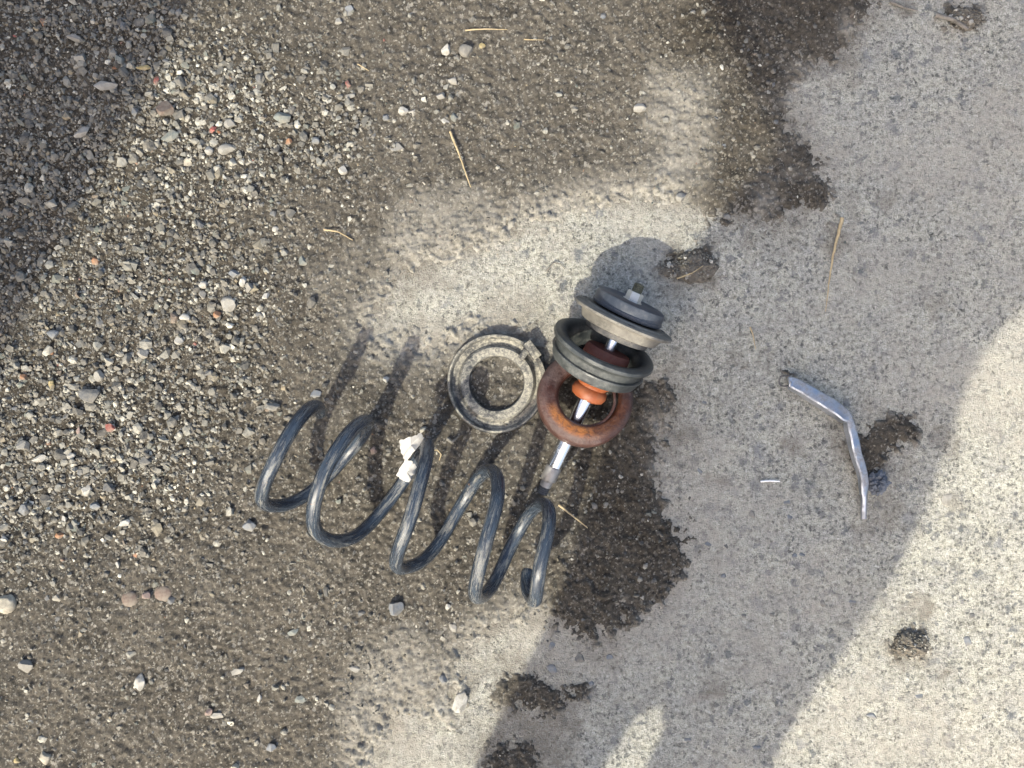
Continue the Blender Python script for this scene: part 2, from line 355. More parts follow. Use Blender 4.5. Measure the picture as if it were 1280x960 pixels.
def rough_shape(seed, cuts=13):
    """a broken stone: a ball cut by flat planes, edges worn, surface pitted"""
    r = random.Random(seed); bm = bmesh.new(); bmesh.ops.create_icosphere(bm, subdivisions=4, radius=1)
    ds = [Vector((r.gauss(0, 1), r.gauss(0, 1), r.gauss(0, 1))).normalized() for _ in range(cuts)]; hs = [r.uniform(.45, .85) for _ in ds]
    o = [r.uniform(0, 9) for _ in range(3)]
    for v in bm.verts:
        for d, h in zip(ds, hs):
            k = v.co.dot(d)
            if k > h: v.co -= d*(k-h)*.96
        q = v.co*6; v.co *= 1+.035*math.sin(q.x+o[0])*math.sin(q.y*1.3+o[1])*math.sin(q.z*1.7+o[2])+r.uniform(-.012, .012)
    bm.verts.index_update()
    V = np.array([v.co[:] for v in bm.verts]); F = np.array([[v.index for v in f.verts] for f in bm.faces]); bm.free()
    return V, F
SMALL = [hull_shape(100+i, 9) for i in range(20)]
MID = [hull_shape(200+i, 16) for i in range(14)]+[round_shape(300+i, 1) for i in range(10)]
BIG = [rough_shape(400+i) for i in range(28)]
def rotmats(n):
    a = rng.uniform(0, 2*np.pi, (n, 3)); c, s = np.cos(a), np.sin(a); R = np.zeros((n, 3, 3))
    Z0 = np.zeros(n); I = np.ones(n)
    Rx = np.stack([I, Z0, Z0, Z0, c[:, 0], -s[:, 0], Z0, s[:, 0], c[:, 0]], -1).reshape(n, 3, 3)
    Rz = np.stack([c[:, 2], -s[:, 2], Z0, s[:, 2], c[:, 2], Z0, Z0, Z0, I], -1).reshape(n, 3, 3)
    return Rz @ Rx
def scatter(name, px, py, size, shapes, cols, lift, smooth=False):
    n = len(px); sh = rng.integers(0, len(shapes), n); R = rotmats(n); yaw = rng.uniform(0, 2*np.pi, n)
    el = rng.uniform(.65, 1.0, n); fl = rng.uniform(.45, .8, n)
    VV, FF, CC = [], [], []; off = 0
    z = gz(px, py); wx_ = (px-640)/1000; wy_ = (480-py)/1000
    for i in range(n):
        V, F = shapes[sh[i]]; P = V @ R[i].T; r = size[i]/2000
        P = P*np.array([r, r*el[i], r*fl[i]]); c, s = math.cos(yaw[i]), math.sin(yaw[i])
        P = np.stack([P[:, 0]*c-P[:, 1]*s+wx_[i], P[:, 0]*s+P[:, 1]*c+wy_[i], P[:, 2]+z[i]+r*lift[i]], -1)
        VV.append(P); FF.append(F+off); CC.append(np.repeat(cols[i][None], len(V), 0)); off += len(V)
    V = np.concatenate(VV).astype(np.float32); F = np.concatenate(FF).astype(np.int32); C = np.concatenate(CC)
    me = bpy.data.meshes.new(name); me.vertices.add(len(V)); me.vertices.foreach_set('co', V.ravel())
    me.loops.add(F.size); me.loops.foreach_set('vertex_index', F.ravel()); me.polygons.add(len(F))
    me.polygons.foreach_set('loop_start', np.arange(0, F.size, 3, dtype=np.int32)); me.update(calc_edges=True)
    me.polygons.foreach_set('use_smooth', np.full(len(F), smooth))
    at = me.attributes.new('tint', 'FLOAT_COLOR', 'POINT'); at.data.foreach_set('color', np.concatenate([C, np.ones((len(C), 1))], 1).astype(np.float32).ravel())
    return link(name, me, STONE)
PAL = np.array([(.24, .24, .225), (.16, .16, .15), (.095, .097, .097), (.045, .048, .053), (.38, .37, .335), (.56, .55, .50), (.19, .17, .13), (.125, .145, .135), (.32, .26, .17), (.10, .112, .135), (.33, .13, .055), (.17, .13, .105), (.26, .07, .06)])
PW = np.array([.13, .19, .25, .22, .065, .045, .055, .055, .012, .035, .0016, .008, .0008]); PW = PW/PW.sum()
PAL = PAL*np.array([.93, .92, .86])
def colours(n, w=PW, gain=1.0):
    return PAL[rng.choice(len(PAL), n, p=w)]*rng.uniform(.75, 1.2, (n, 1))*gain
def sample(n, box, dens):
    px = rng.uniform(box[0], box[2], n); py = rng.uniform(box[1], box[3], n)
    k = rng.uniform(0, 1, n) < dens(px, py); return px[k], py[k]
def at(F): return lambda px, py: F[gi(px, py)]
FR = (-90, -60, 1370, 1020)
CL = [(288, 170, 110, 1), (430, 150, 60, .6), (500, 150, 65, .9), (560, 90, 30, .8), (300, 360, 45, .7), (80, 630, 130, .8), (150, 560, 120, .9), (440, 830, 60, .25), (340, 890, 70, .2), (490, 100, 50, .4), (440, 20, 25, .5), (735, 800, 40, .3), (650, 945, 30, .7), (950, 190, 90, .35), (770, 690, 90, .3), (930, 60, 90, .3), (650, 150, 120, .22), (300, 760, 160, .25), (120, 850, 150, .25), (400, 340, 100, .2)]
clus = discs(PX, PY, CL); thick = np.clip((main-.5)*2, 0, 1)
near = np.clip(blur(grav, 60, 2)*1.3, 0, 1); fringe = blur(main, 9)*(main < .9)*.9
# gravel bed: coarse stones with finer grit filling between
MIX = MID[:14]*2+MID[14:]+SMALL
bright = np.clip(clus, 0, 1)
def tinted(px, py, cw):
    C = colours(len(px), cw); b = bright[gi(px, py)]
    k = rng.uniform(0, 1, len(px)) < b*.33
    C[k] = PAL[rng.choice([4, 5, 0], k.sum())]*rng.uniform(.8, 1.15, (k.sum(), 1)); return C
p = sample(58000, (-120, -80, 470, 760), at(np.clip(grav, 0, 1)))
sz = np.clip(rng.lognormal(1.36, .58, len(p[0])), 2.0, 18)
scatter('gravel', p[0], p[1], sz, MIX, tinted(p[0], p[1], PW), rng.uniform(-.55, .5, len(sz)))['kind'] = 'stuff'
# sparser stones trodden into the dirt
p = sample(42000, FR, at(thick*np.clip(.12+.30*near+.45*clus*(1-grav)+lump*.08, 0, 1)))
sz = np.clip(rng.lognormal(1.48, .45, len(p[0])), 2.6, 13)
cw = PW.copy(); cw[[4, 5, 0]] *= 1.6; cw[3] *= .6; cw /= cw.sum()
scatter('embedded_gravel', p[0], p[1], sz, MIX, tinted(p[0], p[1], cw), rng.uniform(-.3, .4, len(sz)))['kind'] = 'stuff'
# coarse sand grains
damp_shade = damp_shade
p = sample(46000, FR, at(np.clip(thick*(.45+lump*1.3)+small*.6+.006+np.clip(fringe, 0, .25), 0, 1)))
sz = np.clip(rng.lognormal(.95, .40, len(p[0])), 1.4, 6)
cw = PW.copy(); cw[[6, 1]] *= 1.8; cw /= cw.sum()
scatter('sand_grains', p[0], p[1], sz, SMALL, colours(len(sz), cw, .95), rng.uniform(-.3, .4, len(sz)))['kind'] = 'stuff'

# ------------------------------------------------------------------ larger stones, each a thing of its own
G1 = 'larger loose stones on the dirt'
G = {'w': (.47, .455, .41), 'p': (.31, .30, .27), 'g': (.20, .195, .18), 'd': (.10, .105, .11), 'b': (.165, .185, .21), 't': (.17, .195, .185), 'o': (.33, .155, .07), 'r': (.28, .07, .055), 'y': (.38, .30, .13), 'n': (.145, .10, .08), 'c': (.45, .41, .32), 'k': (.33, .235, .20)}
STONES = [
 (135, 110, 32, 13, 8, 'p', 'long pale wedge of stone in the shaded gravel'), (105, 76, 16, 12, 0, 'p', 'blunt pale stone above the long wedge in the shaded gravel'),
 (98, 52, 21, 10, -5, 'g', 'grey elongated stone high in the shaded gravel'), (153, 78, 15, 11, -35, 't', 'greenish grey stone between the pale stone and the yellow chip'),
 (108, 168, 24, 12, 25, 'p', 'rough pale slanting stone below the long wedge'), (212, 140, 23, 24, 0, 'n', 'rust brown crumbly lump at the edge of the shade'),
 (215, 173, 24, 13, 35, 't', 'grey green leaf-shaped stone just under the rust brown lump'), (184, 88, 20, 7, 8, 'y', 'narrow yellow stone chip in the shaded gravel'),
 (199, 104, 7, 13, 0, 'r', 'small dull red chip above the rust brown lump'), (285, 189, 21, 15, 5, 'p', 'large grey oval stone in the bright gravel belt'),
 (264, 190, 11, 13, 20, 'w', 'bright white angular stone touching the grey oval stone'), (291, 157, 18, 13, -10, 'p', 'light grey blunt stone above the grey oval stone'),
 (355, 150, 22, 16, 10, 't', 'flat grey green stone among small yellow grit'), (236, 204, 12, 11, 0, 'c', 'cream coloured stone at the lower end of the bright gravel belt'),
 (396, 178, 10, 10, 0, 'b', 'small round blue grey stone right of the bright gravel belt'), (363, 179, 9, 8, 0, 'o', 'small orange tan pebble in the bright gravel belt'),
 (430, 214, 13, 12, 0, 'w', 'round white pebble alone below the bright gravel belt'), (288, 381, 18, 20, 20, 'p', 'largest rounded pale stone of the cluster beside the gravel'),
 (275, 394, 11, 10, 0, 'o', 'orange pebble tucked against a rounded pale stone'), (295, 343, 14, 10, -25, 'b', 'pale blue stone at the top of the small cluster'),
 (307, 353, 11, 14, 0, 'w', 'white stone just right of the pale blue stone'), (315, 361, 12, 14, 10, 'p', 'grey green flat-sided stone below the white one in the cluster'),
 (335, 371, 10, 9, 0, 'w', 'small rough white stone at the right of the cluster'), (380, 328, 12, 15, 0, 't', 'lone teal grey squarish stone on bare dirt'),
 (258, 357, 11, 10, 0, 'w', 'white pebble above a pale grey one left of the cluster'), (256, 370, 9, 12, 10, 'p', 'pale grey pebble under the white one left of the cluster'),
 (346, 288, 9, 9, 0, 'w', 'tiny round white pebble on dirt above the cluster'), (234, 398, 15, 11, -10, 'w', 'oval white stone in gravel left of the orange pebble'),
 (227, 426, 12, 12, 0, 'w', 'chunky white stone in gravel below the oval white one'), (71, 419, 17, 12, 10, 'b', 'smooth blue stone in the gravel'),
 (118, 493, 30, 21, -15, 'd', 'big dark grey rounded stone half sunk in the gravel'), (143, 534, 14, 12, 0, 'r', 'bright red stone chip in the gravel'),
 (103, 541, 6, 15, 5, 'k', 'thin pinkish sliver left of the red chip'), (52, 573, 19, 10, 20, 'w', 'white oblong stone low in the gravel'),
 (92, 569, 12, 10, -15, 'w', 'white blunt stone right of the white oblong one'), (34, 556, 14, 13, 0, 'p', 'pale grey stone above the white oblong one'),
 (128, 470, 13, 15, 0, 'p', 'pale grey stone just above the big dark rounded stone'), (182, 443, 13, 15, 10, 'p', 'squarish pale grey stone between gravel and dirt'),
 (35, 471, 9, 8, 0, 'o', 'small orange pebble near the edge of the picture'), (70, 480, 8, 15, 0, 'y', 'ochre yellow chip left of the big dark stone'), (122, 327, 11, 11, 0, 'o', 'salmon orange pebble in the shaded gravel edge'),
 (187, 575, 16, 12, 30, 'd', 'dark slate chip near the lower gravel edge'), (36, 634, 24, 19, 35, 'b', 'pale blue grey triangular stone with a sharp tip'),
 (112, 613, 17, 13, 30, 'w', 'angular white stone beside the dark blue one'), (141, 609, 15, 15, 0, 'd', 'dark blue rounded stone beside the angular white one'),
 (124, 631, 14, 12, 0, 'b', 'blue grey blocky stone under the angular white one'), (161, 652, 17, 9, 22, 'w', 'slanted white shard at the gravel border'),
 (12, 752, 26, 25, -40, 'c', 'biggest cream rounded stone at the picture edge'), (77, 668, 12, 9, 0, 'o', 'tan orange pebble at the foot of the gravel'),
 (165, 747, 22, 21, 0, 'n', 'round flat reddish brown stone, the lighter of two'), (207, 740, 23, 22, 0, 'n', 'round flat brown stone, the darker of two'), (187, 743, 12, 12, 0, 'k', 'rough pinkish bit between the two round brown stones'),
 (151, 705, 9, 11, 0, 'w', 'small white triangular stone on dirt'), (85, 648, 10, 10, 0, 'w', 'white pebble right of the triangular blue grey stone'), (12, 673, 13, 11, 0, 'w', 'white pebble near the edge under the triangular stone'),
 (313, 656, 18, 17, 20, 'b', 'lone blue grey angular stone beside the coil spring'), (264, 887, 10, 10, 0, 'k', 'pinkish pebble beside a pale sliver low on the dirt'), (273, 891, 18, 9, -10, 'p', 'pale sliver touching a pinkish pebble'),
 (178, 850, 16, 21, -15, 'w', 'upright pale stone low on the bare dirt'), (38, 829, 21, 19, 0, 'g', 'grey blocky stone in the lower dirt near the edge'), (60, 944, 14, 18, -20, 'c', 'tan oval stone at the bottom of the picture'),
 (24, 948, 8, 9, 0, 'y', 'small yellow pebble left of the tan oval stone'), (299, 838, 21, 9, 15, 'p', 'long pale flat stone on the lower dirt'), (367, 789, 16, 9, 15, 't', 'flat greenish grey stone under the first coils'),
 (375, 873, 17, 12, -15, 't', 'pale green grey slab-like stone on the lower dirt'), (444, 835, 15, 9, 0, 'p', 'pale capped stone on the lower dirt near the slab'), (326, 871, 7, 11, 10, 'w', 'tiny upright white stone on the lower dirt'),
 (341, 932, 14, 12, 0, 'b', 'blue grey pebble near the bottom edge'), (296, 957, 13, 12, 0, 'c', 'cream pebble cut by the bottom edge'),
 (558, 63, 12, 15, -15, 'w', 'white teardrop stone near the top'), (583, 65, 19, 18, 0, 'g', 'round grey flat pebble beside the white teardrop stone'), (603, 59, 8, 8, 0, 'y', 'tiny golden pebble right of the round grey one'),
 (567, 102, 14, 10, -25, 'p', 'pale angular stone below the round grey pebble'), (436, 13, 13, 15, 20, 'b', 'bluish stone near the top edge'), (424, 28, 9, 10, 0, 'p', 'pale pebble under the bluish stone at the top'),
 (552, 122, 13, 10, 0, 'p', 'dull pale stone above the white chips'), (504, 141, 15, 11, -15, 'w', 'white stone at the head of the chip cluster'), (516, 142, 13, 9, 10, 'p', 'grey stone touching the white one in the chip cluster'), (483, 149, 12, 9, 0, 'b', 'pale blue grey stone left in the chip cluster'),
 (557, 153, 13, 8, -15, 'w', 'flat white chip by the greenish one'), (568, 148, 9, 12, -10, 't', 'greenish upright chip beside the flat white one'), (498, 186, 22, 13, -5, 'p', 'wide light grey stone below the chip cluster'),
 (438, 122, 14, 8, 0, 'p', 'flat pale rectangular chip in the upper dirt'), (576, 876, 17, 29, -20, 'w', 'large white elongated stone at the border of dirt and slab'), (554, 848, 11, 14, 10, 'b', 'blue grey stone above the large white elongated one'),
 (850, 248, 14, 12, 0, 'p', 'pale rounded stone at the top border of the slab'), (908, 272, 10, 10, 0, 'g', 'grey round pebble in the dark dirt tongue'), (798, 137, 17, 12, 10, 'p', 'pale chunky stone alone in the upper middle dirt'),
 (468, 563, 9, 12, 0, 'k', 'pinkish chip between the second and third coil'), (484, 475, 9, 9, 0, 'w', 'small bright chip among the coil shadows'), (342, 509, 20, 14, 20, 'g', 'grey stone just outside the free end of the spring'),
 (395, 493, 17, 12, 0, 'b', 'pale blue grey pebble under the free end of the spring'), (560, 757, 8, 9, 0, 'w', 'small white pebble below the middle coils'), (495, 757, 22, 20, 0, 'b', 'blue grey split stone below the third coil'), (566, 785, 10, 12, 0, 'p', 'pale pebble at the lower edge of the slab patch')]
for i, (x, y, a, b, ang, c, lab) in enumerate(STONES):
    flat = c == 'n' and 'flat' in lab
    V, F = round_shape(900+i, 3, .1) if flat else rough_shape(900+i, 5) if 'round' in lab or 'oval' in lab or 'smooth' in lab else BIG[(i*7) % len(BIG)]
    h = min(a, b)*(.22 if flat else .38)
    if flat: V = V/np.maximum(np.linalg.norm(V, axis=1, keepdims=True), .01)
    else:
        V = V @ rotmats(1)[0].T; V = V/np.abs(V).max(0)
    P = V*np.array([a/2000, b/2000, h/1000]); ca, sa = math.cos(math.radians(ang)), math.sin(math.radians(ang))
    P = np.stack([P[:, 0]*ca-P[:, 1]*sa, P[:, 0]*sa+P[:, 1]*ca, P[:, 2]], -1)
    if 'sharp tip' in lab or 'wedge' in lab or 'leaf' in lab or 'teardrop' in lab or 'triangular' in lab:
        t = (V[:, 0]+1)/2; P[:, :2] *= (1-.62*t**1.5)[:, None] if 'tri' in lab else 1; 
    me = mesh('stone', P, [tuple(int(k) for k in f) for f in F], smooth=False)
    if len(V) > 60: auto(me, 30)
    at_ = me.attributes.new('tint', 'FLOAT_COLOR', 'POINT')
    cc = np.array(G[c])*random.uniform(.85, 1.1); at_.data.foreach_set('color', np.tile([*cc, 1], len(P)).astype(np.float32))
    o = link('stone', me, STONE); o.location = ((x-640)/1000, (480-y)/1000, float(gz(x, y))+h/1000*.25+.0034*float(grav[gi(x, y)]))
    tag(o, lab, 'stone', G1)
# stones bedded in the slab: its own pieces
for i, (x, y, a, b, c) in enumerate([(690, 806, 11, 15, 'b'), (690, 838, 17, 16, 'b'), (875, 590, 10, 13, 'b'), (1210, 803, 14, 15, 'b'), (740, 855, 9, 8, 'b'), (945, 935, 14, 10, 'b'), (992, 695, 10, 9, 'b'), (1003, 694, 9, 8, 'b'), (987, 647, 9, 13, 'b'), (941, 644, 11, 15, 'g'), (983, 628, 13, 9, 'b'), (1065, 752, 13, 9, 'b'), (1028, 754, 11, 11, 'g'), (1070, 535, 10, 9, 'p'), (949, 506, 9, 8, 'p'), (880, 503, 8, 9, 'b'), (1184, 624, 20, 18, 'p'), (965, 768, 9, 9, 'g'), (725, 822, 13, 15, 'd'), (762, 822, 9, 8, 'b'), (1150, 870, 12, 9, 'b'), (1090, 895, 14, 10, 'b'), (860, 925, 10, 9, 'b'), (930, 770, 8, 10, 'g'), (1215, 770, 9, 8, 'd'), (885, 680, 9, 8, 'b'), (908, 683, 7, 8, 'd'), (905, 720, 9, 7, 'b')]):
    V, F = BIG[(i*5) % 28]; V = V/np.abs(V).max(0)
    me = mesh('bedded_stone', V*np.array([a/2000, b/2000, .0022]), [tuple(int(k) for k in f) for f in F])
    at_ = me.attributes.new('tint', 'FLOAT_COLOR', 'POINT'); at_.data.foreach_set('color', np.tile([*(np.array(G[c])*.95), 1], len(V)).astype(np.float32))
    o = link('bedded_stone', me, STONE, slab); o.location = ((x-640)/1000, (480-y)/1000, float(gz(x, y))-.0008)

# ------------------------------------------------------------------ shape builders
def lathe(profile, n=64, closed=False):
    V, F = [], []; k = len(profile)
    for i in range(n):
        a = 2*math.pi*i/n
        for r, z in profile: V.append((r*math.cos(a), r*math.sin(a), z))
    for i in range(n):
        j = (i+1) % n
        for q in range(k if closed else k-1):
            q2 = (q+1) % k
            F.append((i*k+q, j*k+q, j*k+q2, i*k+q2))
    if not closed:
        for q in (0, k-1):
            if profile[q][0] > 1e-6: F.append([i*k+q for i in range(n)])
    me = mesh('lathe', V, F); bm = bmesh.new(); bm.from_mesh(me); bmesh.ops.remove_doubles(bm, verts=bm.verts[:], dist=1e-6); bmesh.ops.recalc_face_normals(bm, faces=bm.faces[:]); bm.to_mesh(me); bm.free()
    auto(me, 38); return me
def sweep(P, R, n=20, cap=True, rnd=0):
    """tube along points P with radii R, rounded closed ends"""
    P = [Vector(p) for p in P]; V, F = [], []; T = [(P[min(i+1, len(P)-1)]-P[max(i-1, 0)]).normalized() for i in range(len(P))]
    u = T[0].orthogonal().normalized()
    for i, p in enumerate(P):
        u = (u-T[i]*u.dot(T[i])).normalized(); v = T[i].cross(u)
        for k in range(n):
            a = 2*math.pi*k/n; V.append(p+(u*math.cos(a)+v*math.sin(a))*R[i])
    for i in range(len(P)-1):
        for k in range(n): F.append((i*n+k, i*n+(k+1) % n, (i+1)*n+(k+1) % n, (i+1)*n+k))
    F.append(list(range(n-1, -1, -1))); F.append([(len(P)-1)*n+k for k in range(n)])
    me = mesh('tube', V, F); auto(me, 50); return me
def hermite(keys, q):
    xs_ = [k[0] for k in keys]; ys_ = [k[1] for k in keys]; n = len(keys)
    m = [0.0]*n
    for i in range(n):
        a, b = max(i-1, 0), min(i+1, n-1); m[i] = (ys_[b]-ys_[a])/(xs_[b]-xs_[a])
    i = 0
    while i < n-2 and q > xs_[i+1]: i += 1
    h = xs_[i+1]-xs_[i]; t = (q-xs_[i])/h
    return (2*t**3-3*t**2+1)*ys_[i]+(t**3-2*t**2+t)*h*m[i]+(-2*t**3+3*t**2)*ys_[i+1]+(t**3-t**2)*h*m[i+1]

# ------------------------------------------------------------------ coil spring lying on the dirt
AX = Vector((.913, -.408, 0)); LT = Vector((.408, .913, 0)); RW = .0080
# turn count -> place along the axis, sideways centre, coil radius
S_ = [(-.25, -.190), (-.1, -.194), (0, -.198), (.12, -.2015), (.25, -.2035), (.42, -.2055), (.5, -.197), (.57, -.184), (.64, -.1715), (.77, -.1530), (.88, -.1400), (1, -.1375), (1.12, -.1440), (1.25, -.1470), (1.4, -.136), (1.5, -.1140), (1.57, -.0975), (1.68, -.083), (1.8, -.072), (2, -.0610), (2.12, -.0515), (2.25, -.0420), (2.41, -.0375), (2.5, -.0280), (2.57, -.0135), (2.65, -.0030), (2.77, .0035), (2.9, .0105), (3, .0225), (3.12, .0365), (3.25, .0450), (3.42, .0590), (3.5, .0685), (3.57, .0765), (3.64, .0795), (3.75, .0810), (3.87, .0850), (4, .0950), (4.12, .1030), (4.25, .1100), (4.42, .1245), (4.5, .1235), (4.57, .1150), (4.7, .1050)]
C_ = [(-.25, -.177), (0, -.177), (.5, -.181), (1, -.180), (2, -.177), (3, -.1735), (3.5, -.1715), (4, -.167), (4.75, -.168)]
R_ = [(-.25, .055), (0, .060), (.5, .062), (1, .0715), (1.5, .0722), (2, .0718), (3, .0712), (3.5, .0695), (4, .0535), (4.5, .0515), (4.75, .044)]
def coil(q):
    r = hermite(R_, q); ph = 2*math.pi*q; z = RW+.0715+.004-.004*min(max(q/4, 0), 1)+r*math.sin(ph)
    p = AX*hermite(S_, q)+LT*(hermite(C_, q)+r*math.cos(ph)); p.z = max(z, RW+.002); return p
q0, q1 = -.085, 4.645
pts = [coil(q0+(q1-q0)*i/460) for i in range(461)]
spring = empty('coil_spring', coil(2.3)*Vector((1, 1, 0)) if False else Vector((-.16, -.14, 0)), 'long black coil spring coated in dust, lying on its side on the dirt', 'spring')
RR = [RW*(.80 if i in (0, 460) else .96 if i in (1, 459) else 1) for i in range(461)]
cm = sweep(pts, RR, 22); wa = []; al = 0.0
for i in range(461):
    if i: al += (pts[i]-pts[i-1]).length
    for k in range(22): wa += [al*22, math.cos(2*math.pi*k/22)*1.3, math.sin(2*math.pi*k/22)*1.3]
cm.attributes.new('wire', 'FLOAT_VECTOR', 'POINT').data.foreach_set('vector', np.array(wa, np.float32))
link('coil', cm, SPRING, spring)
# paper tag stuck round the strand rising to the third coil
def sheet(poly, th=.0006, seed=1):
    r = random.Random(seed); P = [Vector(p) for p in poly]; out = []
    for i in range(len(P)):
        a, b = P[i], P[(i+1) % len(P)]
        for t_ in range(5):
            out.append(a.lerp(b, t_/5)+(Vector((r.uniform(-1, 1), r.uniform(-1, 1), 0))*.0009 if t_ else Vector()))
    c = sum(out, Vector())/len(out)+Vector((0, 0, .0025)); n = len(out); V = []; F = []
    for k in range(5):
        for i, p in enumerate(out):
            q = p.lerp(c, k/5); d = q-c
            q.z += .0009*math.sin(d.x*420+seed)*math.cos(d.y*300+1)+r.uniform(-1, 1)*.0003+.0012*math.sin(k/5*2.6); V.append(q)
    V.append(c); m = len(V); V += [v-Vector((0, 0, th)) for v in V]
    for k in range(4):
        for i in range(n):
            j = (i+1) % n; f = (k*n+i, k*n+j, (k+1)*n+j, (k+1)*n+i); F += [f, tuple(m+x for x in reversed(f))]
    for i in range(n):
        j = (i+1) % n; F += [(4*n+i, 4*n+j, m-1), (m+4*n+j, m+4*n+i, 2*m-1), (j, i, m+i, m+j)]
    me = mesh('sheet', V, F, smooth=False); auto(me, 28); return me
tg = link('paper_tag', sheet([W(499, 551, .085), W(513, 546, .097), W(526, 541, .088), W(531, 549, .08), W(519, 563, .089), W(507, 577, .08), W(501, 566, .078)]), PAPER, spring); tg['label'] = 'torn white paper tag stuck to the coil'
tf = link('tag_flap', sheet([W(506, 574, .080), W(516, 577, .076), W(521, 584, .06), W(511, 603, .056), W(503, 600, .062), W(495, 594, .068)]), PAPER, tg, world=False); tf.matrix_parent_inverse = Matrix.Translation(-spring.location) if False else Matrix.Identity(4)
tg.matrix_parent_inverse = Matrix.Translation(-spring.location)

# ------------------------------------------------------------------ flat rubber ring (spring isolator)
rc = W(621, 479, .008); rc.z = float(gz(585, 480))-.001
ring = empty('rubber_ring', rc, 'flat dusty black rubber ring with a notch, lying on the dirt', 'rubber ring')
me = lathe([(.0335, 0), (.033, .009), (.0345, .0125), (.038, .0135), (.0445, .013), (.0465, .0105), (.0485, .0065), (.052, .0055), (.0555, .0075), (.057, .0125), (.0585, .0142), (.0605, .0138), (.0618, .010), (.0615, .002), (.060, 0)], 96, True)
for v in me.vertices:
    a = math.atan2(v.co.y, v.co.x); v.co.z *= 1+.10*math.sin(2*a+1)+.05*math.sin(5*a); k = 1+.012*math.sin(3*a+.5); v.co.x *= k; v.co.y *= k
link('ring_body', me, RUBBER, ring, world=False)
def bevbox(sx, sy, sz, b=.001):
    bm = bmesh.new(); bmesh.ops.create_cube(bm, size=1); bmesh.ops.scale(bm, vec=(sx, sy, sz), verts=bm.verts[:]); bmesh.ops.bevel(bm, geom=bm.edges[:], offset=b, segments=2, affect='EDGES', profile=.6)
    me = bpy.data.meshes.new('box'); bm.to_mesh(me); bm.free(); auto(me, 40); return me
t = link('stop_tab', bevbox(.011, .024, .012), RUBBER, ring, world=False); t.location = (.043, .041, .013); t.rotation_euler = (.1, .15, math.radians(38))
t = link('stop_tab', bevbox(.016, .008, .009), RUBBER, ring, world=False); t.location = (.034, .036, .013); t.rotation_euler = (0, .1, math.radians(50))

# ------------------------------------------------------------------ damper rod assembly (rod, bump stop, bearing, top mount)
E0 = W(683, 604, .0115); E1 = W(779, 400, .061)
AXR = (E1-E0).normalized(); QR = AXR.to_track_quat('Z', 'Y')
strut = empty('damper_rod', (E0.x+.05, E0.y+.1, 0), 'chrome damper rod with orange bump stop and round top mount', 'damper rod')
def on_axis(name, me, t, mat, parent, tilt=None, off=(0, 0, 0)):
    q = QR
    if tilt: q = tilt @ q
    me.transform(Matrix.Translation(E0+AXR*t+Vector(off)-strut.location) @ q.to_matrix().to_4x4())
    o = link(name, me, mat, parent, world=False); return o
L = (E1-E0).length
rod = on_axis('rod', lathe([(0, .024), (.0088, .024), (.0096, .0248), (.0096, .150), (.0066, .152), (.0066, L+.012), (0, L+.012)], 40), 0, CHROME, strut)
on_axis('rod_end', lathe([(0, -.004), (.0072, -.004), (.0074, .004), (.0092, .005), (.0100, .0065), (.0100, .022), (.0094, .0238), (0, .0238)], 36), 0, DULL, rod)
on_axis('threaded_tip', lathe([(0, -.014)]+[(.0062 if k % 2 else .0071, -.0138+k*.0012) for k in range(9)]+[(0, -.003)], 24), 0, DARKM, rod)
bs = on_axis('bump_stop', lathe([(.0100, .118), (.0150, .118), (.0200, .1205), (.0222, .126), (.0212, .1315), (.0180, .1345), (.0188, .137), (.0232, .140), (.0248, .147), (.0232, .154), (.0195, .157), (.012, .158)], 56), 0, ORANGE, strut)
on_axis('bump_stop_collar', lathe([(.0072, .166), (.0270, .167), (.0285, .170), (.0285, .180), (.0265, .184), (.0072, .1845)], 48), 0, MAROON, bs)
on_axis('bearing_hub', lathe([(.0072, L-.024), (.030, L-.023), (.0385, L-.0215), (.040, L-.0190), (.040, L-.013), (.0072, L-.013)], 64), 0, DARKM, strut)
bearing = on_axis('bearing', lathe([(.0072, L-.0145), (.0455, L-.0145), (.0480, L-.0135), (.0520, L-.0045), (.0555, L-.0020), (.0605, L-.0016), (.0622, L-.0002), (.0622, L+.0022), (.0605, L+.0036), (.050, L+.0042), (.0485, L+.0058), (.0072, L+.0064)], 96), 0, TAN, strut)
for k, a in enumerate((-.4, 1.7, 3.6, 5.2)):
    b = bevbox(.009, .002, .0026, .0004); b.transform(Matrix.Translation((0, 0, 0)))
    b.transform(Matrix.Rotation(a, 4, 'Z') @ Matrix.Translation((.0562, 0, L+.0037)) @ Matrix.Rotation(math.pi/2, 4, 'Z'))
    on_axis('slot', b, 0, DARKM, bearing)
mount = on_axis('top_mount', lathe([(.0072, L+.0075), (.0400, L+.0075), (.0430, L+.0085), (.0442, L+.0105), (.0442, L+.0125), (.0432, L+.0135), (.0432, L+.0205), (.0420, L+.0240), (.0375, L+.0262), (.0300, L+.0268), (.0270, L+.0255), (.0120, L+.0250), (.0072, L+.0250)], 96), 0, CAPM, strut)
nutm = lathe([(0, L+.0250), (.0118, L+.0250), (.0118, L+.0262), (.0100, L+.0266), (.0100, L+.0345), (.0090, L+.0362), (0, L+.0362)], 6); 
nut = on_axis('nut', nutm, 0, mat_plain('zinc_plated', (.60, .59, .54), (.72, .71, .66), 60, .45, .7, .2, .5, (.5, .48, .42)), strut)
on_axis('stud', lathe([(0, L+.036)]+[(.0058 if k % 2 else .0065, L+.0362+k*.0011) for k in range(10)]+[(0, L+.0475)], 24), 0, mat_plain('dirty_thread', (.05, .05, .035), (.13, .13, .09), 120, .7, .2), strut)

